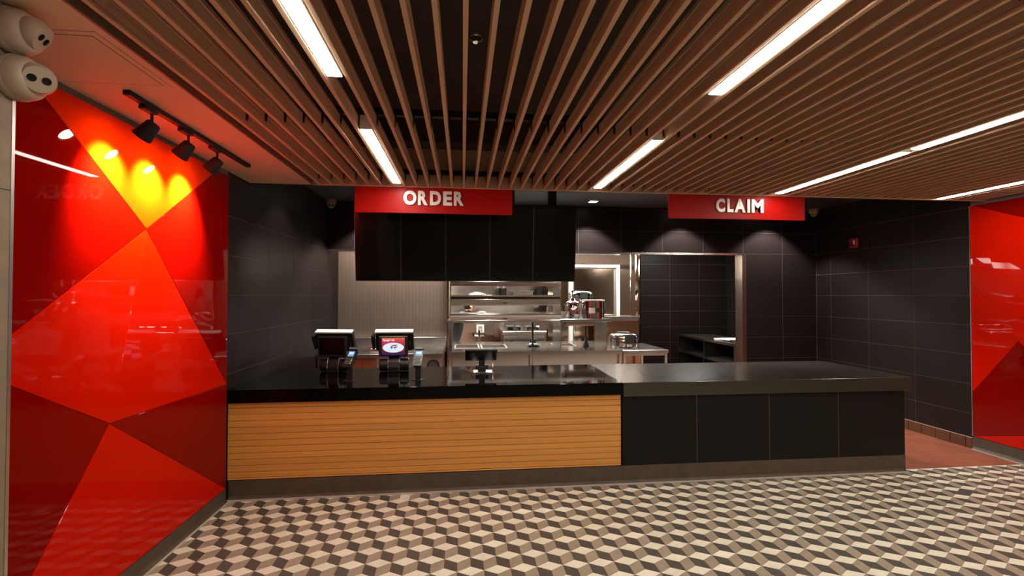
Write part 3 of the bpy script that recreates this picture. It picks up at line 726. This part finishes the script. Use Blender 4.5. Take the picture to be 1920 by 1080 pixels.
# ================================================================== kitchen: left prep counter
def slab_holes(bm, x0, x1, y0, y1, z0, z1, holes):
    xs = sorted({x0, x1, *[h[0] for h in holes], *[h[1] for h in holes]}); ys = sorted({y0, y1, *[h[2] for h in holes], *[h[3] for h in holes]})
    for a, b in zip(xs, xs[1:]):
        for c, d in zip(ys, ys[1:]):
            if any(h[0] <= (a+b)/2 <= h[1] and h[2] <= (c+d)/2 <= h[3] for h in holes): continue
            box(bm, a, b, c, d, z0, z1)
    bmesh.ops.remove_doubles(bm, verts=bm.verts, dist=.0004)
pc = thing('prep_counter', 'stainless prep counter with orange and steel doors under the cream tiles', 'kitchen counter', (-1.08, 6.95, 0))
bx('worktop', 'steel_h', pc, XL+.012, -.262, 6.40, 7.44, .845, .90, bev=.006)
bx('backsplash', 'steel_h', pc, XL+.012, -.262, 7.441, 7.475, .80, 1.028, bev=.004)
bx('cabinet', 'steel', pc, XL+.35, -.275, 6.47, 7.40, .10, .844)
for x0, x1, m in ((-1.57, -1.335, 'orange_d'), (-1.325, -1.155, 'orange_d'), (-1.145, -.93, 'steel'), (-.92, -.60, 'steel'), (-.59, -.285, 'steel')):
    d = bx('door', m, pc, x0, x1, 6.45, 6.469, .13, .838, bev=.003)
    if x1 < -.6: bx('handle', 'chrome', d, x0+.06, x0+.16, 6.435, 6.449, .775, .79, bev=.003)
for x in (XL+.03, XL+.30): bx('leg', 'steel', pc, x-.018, x+.018, 6.44, 6.476, .001, .844)
bm = BM(); lathe(bm, [(.062, 0), (.085, 0), (.085, .018), (.062, .018), (.062, 0)], (-.395, 6.449, .725), (0, -1, 0), 40, cap=False); obj('dial_ring', bm, 'rubber', pc, smooth=True)
bm = BM(); lathe(bm, [(0, 0), (.06, 0), (.06, .008), (.02, .010), (0, .010)], (-.395, 6.449, .725), (0, -1, 0), 32, cap=False); obj('dial', bm, 'plastic_g', pc, smooth=True)
bm = BM(); box(bm, -1.30, -1.02, 6.78, 7.20, .9015, .93, bev=.006); tag(obj('drain_tray', bm, 'steel_h', None, (-1.16, 6.99, .9015)), 'shallow steel tray on the prep counter between the two registers', 'tray')

# ================================================================== kitchen: centre table with wells
ct = thing('serving_table', 'long stainless serving table with two open wells behind the tablet', 'kitchen table', (1.03, 7.0, 0))
bm = BM(); holes = [(-.10, .235, 6.97, 7.46), (.30, .65, 6.97, 7.46), (1.44, 1.74, 7.1, 7.5)]
slab_holes(bm, -.19, 2.275, 6.50, 7.90, .85, .90, holes); obj('worktop', bm, 'steel_h', ct)
for a, b, c, d in holes:
    bm = BM(); box(bm, a, b, c, c+.004, .76, .849); box(bm, a, b, d-.004, d, .76, .849); box(bm, a, a+.004, c, d, .76, .849); box(bm, b-.004, b, c, d, .76, .849); box(bm, a, b, c, d, .755, .76); w_ = obj('well', bm, 'well', ct)
    bm = BM(); box(bm, a-.02, b+.02, c-.02, c, .9005, .905); box(bm, a-.02, b+.02, d, d+.02, .9005, .905); box(bm, a-.02, a, c, d, .9005, .905); box(bm, b, b+.02, c, d, .9005, .905); obj('rim', bm, 'alu', w_)
for x in (-.17, .96, 2.25): bx('leg', 'steel', ct, x-.018, x+.018, 6.52, 6.556, .001, .849)
for x0, x1 in ((-.14, .93), (.99, 2.22)): bx('apron_panel', 'steel', ct, x0, x1, 6.57, 6.585, .12, .848)
bx('under_shelf', 'steel_h', ct, -.17, 2.25, 6.60, 7.86, .30, .33)
et = thing('end_table', 'stainless end table with open legs carrying a round cooker', 'kitchen table', (2.62, 7.0, 0))
bx('worktop', 'steel_h', et, 2.281, 2.965, 6.50, 7.48, .85, .90, bev=.006)
for x in (2.31, 2.93):
    for y in (6.53, 7.44): bx('leg', 'steel', et, x-.018, x+.018, y-.018, y+.018, .001, .849)
bx('rail', 'steel', et, 2.33, 2.91, 6.52, 6.545, .815, .848)
bx('under_shelf', 'steel_h', et, 2.33, 2.91, 6.55, 7.42, .35, .38)
# overshelf and heated cabinet
osf = thing('over_shelf', 'stainless shelf on posts above the serving table', 'shelf', (1.0, 6.85, .901))
bx('shelf_board', 'steel_h', osf, -.215, 1.385, 6.53, 7.12, 1.302, 1.336, bev=.004)
bx('shelf_board', 'steel_h', osf, 1.40, 2.13, 6.56, 7.12, 1.308, 1.345, bev=.004)
bx('post', 'steel', osf, -.187, -.145, 6.53, 6.57, .901, 1.301)
bx('side_panel', 'steel', osf, 1.386, 1.399, 6.56, 7.12, .901, 1.301)
bx('side_panel', 'steel', osf, 2.06, 2.075, 6.57, 7.15, .901, 1.307)
bx('post', 'rubber', osf, 1.05, 1.075, 7.06, 7.10, .901, 1.301)
bx('heat_bar', 'white_p', osf, 1.50, 1.93, 6.75, 6.83, 1.235, 1.30, bev=.004)
hc = thing('heated_cabinet', 'two tier stainless heated shelf unit open front and back on the over shelf', 'food warmer', (.6, 6.85, 1.338))
X0, X1 = -.175, 1.39
bx('base_panel', 'white_p', hc, X0, X1, 6.545, 7.08, 1.338, 1.396, bev=.003)
bx('tray', 'steel_h', hc, X0+.012, X1-.012, 6.55, 7.07, 1.3965, 1.425, bev=.003)
bx('light_strip', 'white_p', hc, X0+.012, X1-.012, 6.555, 6.60, 1.541, 1.56)
bx('middle_panel', 'steel_h', hc, X0+.012, X1-.012, 6.55, 7.07, 1.5625, 1.63, bev=.003)
bx('middle_shadow_band', 'shade_band', hc, X0+.012, X1-.012, 6.57, 7.07, 1.6305, 1.662)  # dark strip stands in for the shade below the upper tray
bx('tray', 'steel_h', hc, X0+.012, X1-.012, 6.55, 7.07, 1.6625, 1.688, bev=.003)
bx('light_strip', 'white_p', hc, X0+.012, X1-.012, 6.555, 6.60, 1.815, 1.853)
bx('top_panel', 'steel_h', hc, X0, X1, 6.545, 7.08, 1.8535, 1.878, bev=.003)
for x in (X0, X1-.0115): bx('side_panel', 'steel', hc, x, x+.0115, 6.547, 7.075, 1.397, 1.853)
bm = BM()
for k in range(60): box(bm, X0+.02+k*.0258, X0+.02+k*.0258+.012, 6.552, 6.565, 1.4255, 1.432)
obj('tray_rail', bm, 'chrome', hc)
for z in (1.335+.015, 1.572): bx('badge', 'rubber', hc, .555, .625, 6.5405, 6.5445, z, z+.012)

# ================================================================== pots and cookers
def lid_knobs(t, c, r, z): pass
# jug dispenser
t = thing('syrup_dispenser', 'shiny steel dispenser jug with a pump knob on the over shelf', 'dispenser', (1.60, 6.72, 1.346))
c = (1.60, 6.72, 1.346)
bm = BM(); lathe(bm, [(.100, .002), (.105, .012), (.105, .19), (.095, .21), (0, .21)], c, n=40); obj('body', bm, 'chrome', t, smooth=True)
bm = BM(); lathe(bm, [(.098, .2105), (.098, .235), (.075, .25), (.045, .26), (.03, .29), (0, .29)], c, n=40); obj('lid', bm, 'chrome', t, smooth=True)
bm = BM(); cyl(bm, (1.60, 6.72, 1.636), (1.60, 6.72, 1.73), .007); lathe(bm, [(.008, .37), (.02, .40), (.022, .405), (0, .405)], c, n=20); obj('pump', bm, 'rubber', t, smooth=True)
bm = BM(); tube(bm, [(1.64, 6.70, 1.64), (1.69, 6.66, 1.655), (1.715, 6.63, 1.62)], .009); obj('spout', bm, 'chrome', t)
bm = BM(); tube(bm, [(1.50, 6.70, 1.56), (1.465, 6.69, 1.54), (1.46, 6.69, 1.43), (1.50, 6.70, 1.40)], .008); obj('handle', bm, 'rubber', t)
bx('label', 'paper', t, 1.60, 1.665, 6.6105, 6.613, 1.365, 1.41)
# kettle with rim and bail
t = thing('soup_kettle', 'tall steel kettle with a pale rim and a white label on the over shelf', 'kettle', (1.905, 6.75, 1.346)); c = (1.905, 6.75, 1.346)
bm = BM(); lathe(bm, [(.180, .001), (.180, .008), (.172, .012), (.172, .255), (0, .255)], c, n=48); obj('body', bm, 'chrome', t, smooth=True)
bm = BM(); lathe(bm, [(.178, .2555), (.180, .262), (.180, .272), (.165, .274), (.16, .26), (0, .26)], c, n=48); obj('rim', bm, 'white_p', t, smooth=True)
bm = BM(); tube(bm, [(2.079, 6.75, 1.58), (2.11, 6.73, 1.54), (2.118, 6.72, 1.49), (2.10, 6.73, 1.44), (2.079, 6.74, 1.41)], .006); obj('bail', bm, 'rubber', t)
def curved_label(c, r, a0, a1, z0, z1, m, nm, t):
    bm = BM(); n = 8; P = []
    for k in range(n+1):
        a = a0+(a1-a0)*k/n; P.append((c[0]+r*math.cos(a), c[1]+r*math.sin(a)))
    for k in range(n):
        bm.faces.new([bm.verts.new((*P[k], z0)), bm.verts.new((*P[k+1], z0)), bm.verts.new((*P[k+1], z1)), bm.verts.new((*P[k], z1))])
    bmesh.ops.remove_doubles(bm, verts=bm.verts, dist=1e-4); obj(nm, bm, m, t)
curved_label(c, .1732, math.radians(-122), math.radians(-92), 1.425, 1.505, 'paper', 'white_label', t)
curved_label(c, .1738, math.radians(-89), math.radians(-62), 1.44, 1.50, 'rubber', 'black_badge', t)
def cooker(c, r, h, label):
    t = thing('rice_cooker', label, 'cooker', c)
    bm = BM(); lathe(bm, [(r*.97, .001), (r, .012), (r, h*.55), (r*.99, h*.58), (0, h*.58)], c, n=48); obj('body', bm, 'chrome', t, smooth=True)
    bm = BM(); lathe(bm, [(r*1.01, h*.585), (r*1.01, h*.66), (0, h*.66)], c, n=48); obj('seal_band', bm, 'rubber', t, smooth=True)
    bm = BM(); lathe(bm, [(r*1.0, h*.665), (r*.99, h*.80), (r*.93, h*.93), (r*.80, h), (0, h)], c, n=48); obj('lid', bm, 'chrome', t, smooth=True)
    bx('latch', 'rubber', t, c[0]-r*.30, c[0]+r*.30, c[1]-r*1.12, c[1]-r*1.012, c[2]+h*.28, c[2]+h*.98, bev=.008)
    bx('top_handle', 'plastic', t, c[0]-r*.45, c[0]+r*.35, c[1]-r*.2, c[1]+r*.2, c[2]+h*1.003, c[2]+h*1.10, bev=.008)
    return t
cooker((2.465, 6.98, .9015), .228, .205, 'round chrome cooker with a black latch on the end table')
bx_ = BM(); box(bx_, 1.62, 2.02, 6.99, 7.115, 1.346, 1.54, bev=.005); tag(obj('steel_riser', bx_, 'steel', None, (1.83, 7.06, 1.346)), 'plain steel box standing behind the kettle', 'box')
cooker((1.83, 6.99+.16, 1.5415), .19, .20, 'round chrome cooker with a black handle standing behind the kettle')
t = thing('steel_cup', 'small pale steel cup lying beside the dispenser jug', 'cup', (1.455, 6.66, 1.346))
bm = BM(); lathe(bm, [(.028, .001), (.035, .01), (.04, .10), (.044, .105), (.036, .105), (.03, .012), (0, .012)], (1.452, 6.63, 1.346), n=28); obj('body', bm, 'alu', t, smooth=True)
t = thing('condiment_tray', 'round black tray with white sachets on the serving table', 'tray', (1.085, 7.13, .901)); c = (1.085, 7.13, .901)
bm = BM(); lathe(bm, [(.085, .001), (.105, .02), (.108, .028), (.10, .028), (.08, .012), (0, .012)], c, n=32); obj('tray_dish', bm, 'rubber', t, smooth=True)
for k in range(3): bx('sachet', 'paper', t, 1.025+k*.04, 1.06+k*.04, 7.09, 7.15, .914, .95-.004*k, bev=.004)
bx('holder', 'plastic', t, 1.03, 1.13, 7.165, 7.19, .914, 1.01, bev=.003)
t = thing('stick_mixer', 'slim black upright mixer standing under the over shelf, left of the round cooker', 'mixer', (1.86, 6.95, .901))
bm = BM(); lathe(bm, [(.045, .001), (.05, .01), (.045, .05), (.022, .09), (.016, .12), (0, .12)], (1.86, 6.95, .901), n=24); obj('base', bm, 'rubber', t, smooth=True)
bm = BM(); cyl(bm, (1.86, 6.95, 1.0215), (1.86, 6.95, 1.22), .013); obj('shaft', bm, 'rubber', t, smooth=True)
# faucet
t = thing('faucet', 'chrome tap standing between the two wells of the serving table', 'faucet', (.267, 7.56, .901))
bm = BM(); cyl(bm, (.267, 7.56, .901), (.267, 7.56, 1.12), .018); obj('riser', bm, 'chrome', t, smooth=True)
bm = BM(); tube(bm, [(.267, 7.56, 1.12), (.267, 7.54, 1.17), (.29, 7.48, 1.18), (.30, 7.40, 1.15), (.30, 7.39, 1.11)], .013); obj('spout', bm, 'chrome', t, smooth=True)
for s in (-1, 1):
    bm = BM(); cyl(bm, (.267+s*.018, 7.55, 1.03), (.267+s*.09, 7.53, 1.04), .010); cyl(bm, (.267+s*.09, 7.53, 1.02), (.267+s*.09, 7.53, 1.07), .017); obj('valve', bm, 'chrome', t, smooth=True)

# ================================================================== kitchen behind the table
t = thing('fryer', 'stainless deep fryer with a drain tray seen under the over shelf', 'fryer', (1.1, 8.5, 0))
bx('cabinet', 'steel', t, .72, 1.46, 8.2, 9.0, .05, .99, bev=.01)
bx('top_rim', 'steel_h', t, .70, 1.48, 8.18, 9.02, .991, 1.05, bev=.006)
bx('back_guard', 'steel', t, .70, 1.48, 9.021, 9.06, .991, 1.30)
for x in (.80, 1.14): 
    b = bx('basket', 'chrome', t, x, x+.24, 8.35, 8.75, 1.051, 1.13, bev=.01); bm = BM(); tube(bm, [(x+.12, 8.35, 1.12), (x+.12, 8.20, 1.16), (x+.12, 8.08, 1.17)], .010); obj('handle', bm, 'rubber', b)
for x in (.86, 1.30): bm = BM(); lathe(bm, [(0, 0), (.025, 0), (.022, .03), (0, .03)], (x, 8.2, .88), (0, -1, 0), 20); obj('knob', bm, 'rubber', t)
t = thing('bun_toaster', 'grey boxy countertop machine on thin legs left of the fryer', 'kitchen machine', (.40, 8.95, 0))
bx('body', 'steel', t, .24, .58, 8.75, 9.15, .95, 1.17, bev=.01)
bx('front_panel', 'white_p', t, .26, .40, 8.738, 8.749, .99, 1.14)
bx('chute', 'alu', t, .44, .69, 8.75, 9.05, 1.171, 1.20, bev=.003)
for x in (.28, .54):
    for y in (8.79, 9.11): bx('leg', 'steel', t, x-.012, x+.012, y-.012, y+.012, .0, .949)
bx('stretcher', 'steel', t, .28, .54, 8.78, 8.80, .55, .58)
t = thing('steel_cupboard', 'low stainless cupboard end behind the round cooker', 'cupboard', (2.66, 7.85, 0))
bx('body', 'steel_reflect', t, 2.34, 2.94, 7.62, 8.2, .0, 1.262)
bx('top_rail', 'steel_h', t, 2.30, 2.945, 7.60, 8.22, 1.263, 1.33, bev=.004)
t = thing('rear_shelf', 'steel wall shelf behind the heated cabinet slots', 'shelf', (.7, 8.9, 1.55))
bx('shelf_board', 'steel_h', t, -.6, 1.5, 8.85, 9.39, 1.60, 1.64, bev=.004)
for x in (-.55, .45, 1.45): bx('bracket', 'steel', t, x-.015, x+.015, 8.95, 9.39, 1.45, 1.599)
zz = 1.641
t = thing('steel_pan', 'long steel pan on the rear shelf, seen through the upper slot', 'pan', (1.18, 9.1, zz)); bx('body', 'steel_h', t, .98, 1.36, 8.95, 9.25, zz, 1.76, bev=.008); bx('rim', 'alu', t, .965, 1.375, 8.935, 9.265, 1.761, 1.772)
t = thing('stock_pot', 'black round pot on the rear shelf beside the steel pan', 'pot', (1.47, 8.97, zz)); bm = BM(); lathe(bm, [(.095, .001), (.10, .01), (.10, .14), (.08, .17), (0, .175)], (1.395+.09, 8.97, zz), n=28); obj('body', bm, 'rubber', t, smooth=True)
for x in (.70, .80): 
    t = thing('shaker', 'dark upright canister on the rear shelf, %s of a pair seen through the upper slot' % ('left' if x < .75 else 'right'), 'canister', (x, 9.0, zz)); bm = BM(); lathe(bm, [(.04, .001), (.042, .01), (.042, .18), (0, .18)], (x, 9.0, zz), n=24); obj('body', bm, 'plastic', t, smooth=True); bm = BM(); lathe(bm, [(.043, .1805), (.043, .215), (.03, .23), (0, .23)], (x, 9.0, zz), n=24); obj('cap', bm, 'alu', t, smooth=True)
t = thing('crumpled_bag', 'pale crumpled bag on the rear shelf, left in the upper slot', 'bag', (.30, 9.0, zz))
bm = BM(); bmesh.ops.create_icosphere(bm, subdivisions=3, radius=.1); rr = random.Random(5)
for v in bm.verts: v.co = Vector((.28+v.co.x*1.6*(1+rr.uniform(-.1, .1)), 9.0+v.co.y, zz+.046+max(-.045, v.co.z*.55)*(1+rr.uniform(-.12, .12)) if v.co.z > -.08 else zz+.001))
obj('body', bm, 'white_p', t)
# extractor hood
bm = BM(); prism(bm, [(8.1, 2.15), (9.38, 2.15), (9.38, 2.75), (8.7, 2.75), (8.1, 2.3)], lambda y, z: (.2, y, z), lambda y, z: (1.5, y, z)); tag(obj('extractor_hood', bm, 'steel', None, (.85, 8.8, 2.15)), 'stainless extractor hood above the fryer', 'hood')

# person bending at the back of the kitchen
def person():
    t = thing('person', 'person in dark clothes leaning forward at the back of the kitchen', 'person', (-.10, 8.35, 0))
    J = [((-.15, 8.35, .92), .13), ((-.13, 8.34, 1.08), .135), ((-.07, 8.31, 1.24), .15), ((.0, 8.29, 1.33), .11), ((.05, 8.28, 1.37), .05), ((.09, 8.27, 1.40), .07), ((.125, 8.27, 1.465), .075), ((.14, 8.27, 1.53), .045),
         ((-.15, 8.25, .86), .085), ((-.13, 8.23, .47), .058), ((-.17, 8.25, .08), .042), ((-.08, 8.22, .035), .035),
         ((-.17, 8.45, .86), .085), ((-.15, 8.46, .47), .058), ((-.21, 8.47, .08), .042), ((-.12, 8.44, .035), .035),
         ((.01, 8.13, 1.34), .055), ((.10, 8.08, 1.24), .042), ((.28, 8.10, 1.36), .030), ((.34, 8.12, 1.385), .032),
         ((.0, 8.46, 1.34), .055), ((.10, 8.52, 1.24), .042), ((.28, 8.48, 1.36), .030), ((.34, 8.46, 1.385), .032)]
    Ed = [(0, 1), (1, 2), (2, 3), (3, 4), (4, 5), (5, 6), (6, 7), (0, 8), (8, 9), (9, 10), (10, 11), (0, 12), (12, 13), (13, 14), (14, 15), (3, 16), (16, 17), (17, 18), (18, 19), (3, 20), (20, 21), (21, 22), (22, 23)]
    n0 = len(J)
    for b, s in ((19, 1), (23, -1)):   # fingers
        c = Vector(J[b][0])
        for f in range(4):
            J.append(((c.x+.05+.004*f, c.y-.025+.016*f, c.z+.005), .0085)); J.append(((c.x+.085-.006*abs(f-1.5), c.y-.027+.017*f, c.z-.018), .008)); k = len(J); Ed += [(b, k-2), (k-2, k-1)]
        J.append(((c.x+.03, c.y+s*.04, c.z), .010)); Ed.append((b, len(J)-1))
    me = bpy.data.meshes.new('body'); me.from_pydata([j[0] for j in J], Ed, []); ob = bpy.data.objects.new('body', me); COL.objects.link(ob)
    sk = ob.modifiers.new('skin', 'SKIN'); sb = ob.modifiers.new('sub', 'SUBSURF'); sb.levels = sb.render_levels = 1
    for i, (p, r) in enumerate(J): me.skin_vertices[0].data[i].radius = (r, r)
    me.skin_vertices[0].data[0].use_root = True
    ev = bpy.data.meshes.new_from_object(ob.evaluated_get(bpy.context.evaluated_depsgraph_get())); bpy.data.objects.remove(ob)
    bm = BM(); bm.from_mesh(ev)
    for f in bm.faces:
        c = f.calc_center_median()
        f.material_index = 2 if ((c.z > 1.415 and c.x > .04) or c.x > .29) else (1 if c.z < .93 and c.z > .06 else 0)
    for v in bm.verts: pass
    b = obj('body', bm, ['cloth', 'cloth_b', 'skin'], t, smooth=True)
    bm = BM(); bmesh.ops.create_uvsphere(bm, u_segments=20, v_segments=12, radius=.088)
    for v in bm.verts: v.co = Vector((.105, 8.27, 1.495)) + Vector((v.co.x*1.0, v.co.y*.95, v.co.z*.85))
    bmesh.ops.delete(bm, geom=[v for v in bm.verts if v.co.x > .155 and v.co.z < 1.515], context='VERTS'); obj('hair', bm, 'hair', t, smooth=True)
    for s in (-1, 1):
        bm = BM(); bmesh.ops.create_uvsphere(bm, u_segments=10, v_segments=8, radius=.009); bmesh.ops.translate(bm, vec=(.196, 8.27+s*.03, 1.47), verts=bm.verts); obj('eye', bm, 'rubber', t)
    bm = BM(); prism(bm, [(.19, 1.48), (.219, 1.44), (.19, 1.435)], lambda a, z: (a, 8.258, z), lambda a, z: (a, 8.282, z)); obj('nose', bm, 'skin', t)
person()

# ================================================================== alcove unit
t = thing('shelf_unit', 'dark open shelf unit with steel edges inside the dark tiled alcove', 'shelf unit', (4.75, 8.05, 0))
bx('top_board', 'quartz_g', t, 4.34, 5.05, 7.09, 9.10, .862, .90, bev=.003)
for y in (7.12, 8.08, 9.07): bx('post', 'steel', t, 4.345, 4.37, y-.014, y+.014, .0, .861)
for y in (7.12, 8.08, 9.07): bx('divider', 'black', t, 4.371, 5.04, y-.008, y+.008, .0, .861)
bx('top_edge', 'steel_h', t, 4.332, 4.3395, 7.09, 9.10, .862, .90)
for y0, y1 in ((7.135, 8.07), (8.09, 9.06)):
    s = bx('shelf_board', 'black', t, 4.36, 5.04, y0, y1, .55, .575); bx('shelf_edge', 'steel_h', s, 4.345, 4.359, y0, y1, .545, .58)
    bx('floor_board', 'black', t, 4.36, 5.04, y0, y1, .08, .10)
bx('back_panel', 'black', t, 5.041, 5.055, 7.10, 9.09, .0, .861)
rr = random.Random(11)
for k in range(4):
    lab = ['bottom sheet of the white papers on the dark shelf unit', 'second sheet of the white papers on the dark shelf unit', 'third sheet of the white papers on the dark shelf unit', 'top sheet of the white papers on the dark shelf unit'][k]
    T = Matrix.Translation((4.66+rr.uniform(-.05, .05), 7.75+rr.uniform(-.06, .06), .9012+.008*k)) @ Matrix.Rotation(rr.uniform(-.4, .4), 4, 'Z')
    bm = BM(); box(bm, -.15, .15, -.21, .21, 0, .007, T=T); tag(obj('paper_stack', bm, 'paper', None, (4.66, 7.75, .9012+.008*k)), lab, 'paper', 'papers on the alcove shelf unit')
t = thing('marker_pen', 'black pen lying on the white papers in the alcove', 'pen', (4.75, 7.66, .934)); bm = BM(); cyl(bm, (4.68, 7.60, .947), (4.84, 7.72, .947), .012); obj('barrel', bm, 'rubber', t); bm = BM(); cyl(bm, (4.8405, 7.7204, .947), (4.885, 7.754, .947), .0135); obj('cap', bm, 'plastic', t)

bpy.context.view_layer.update()
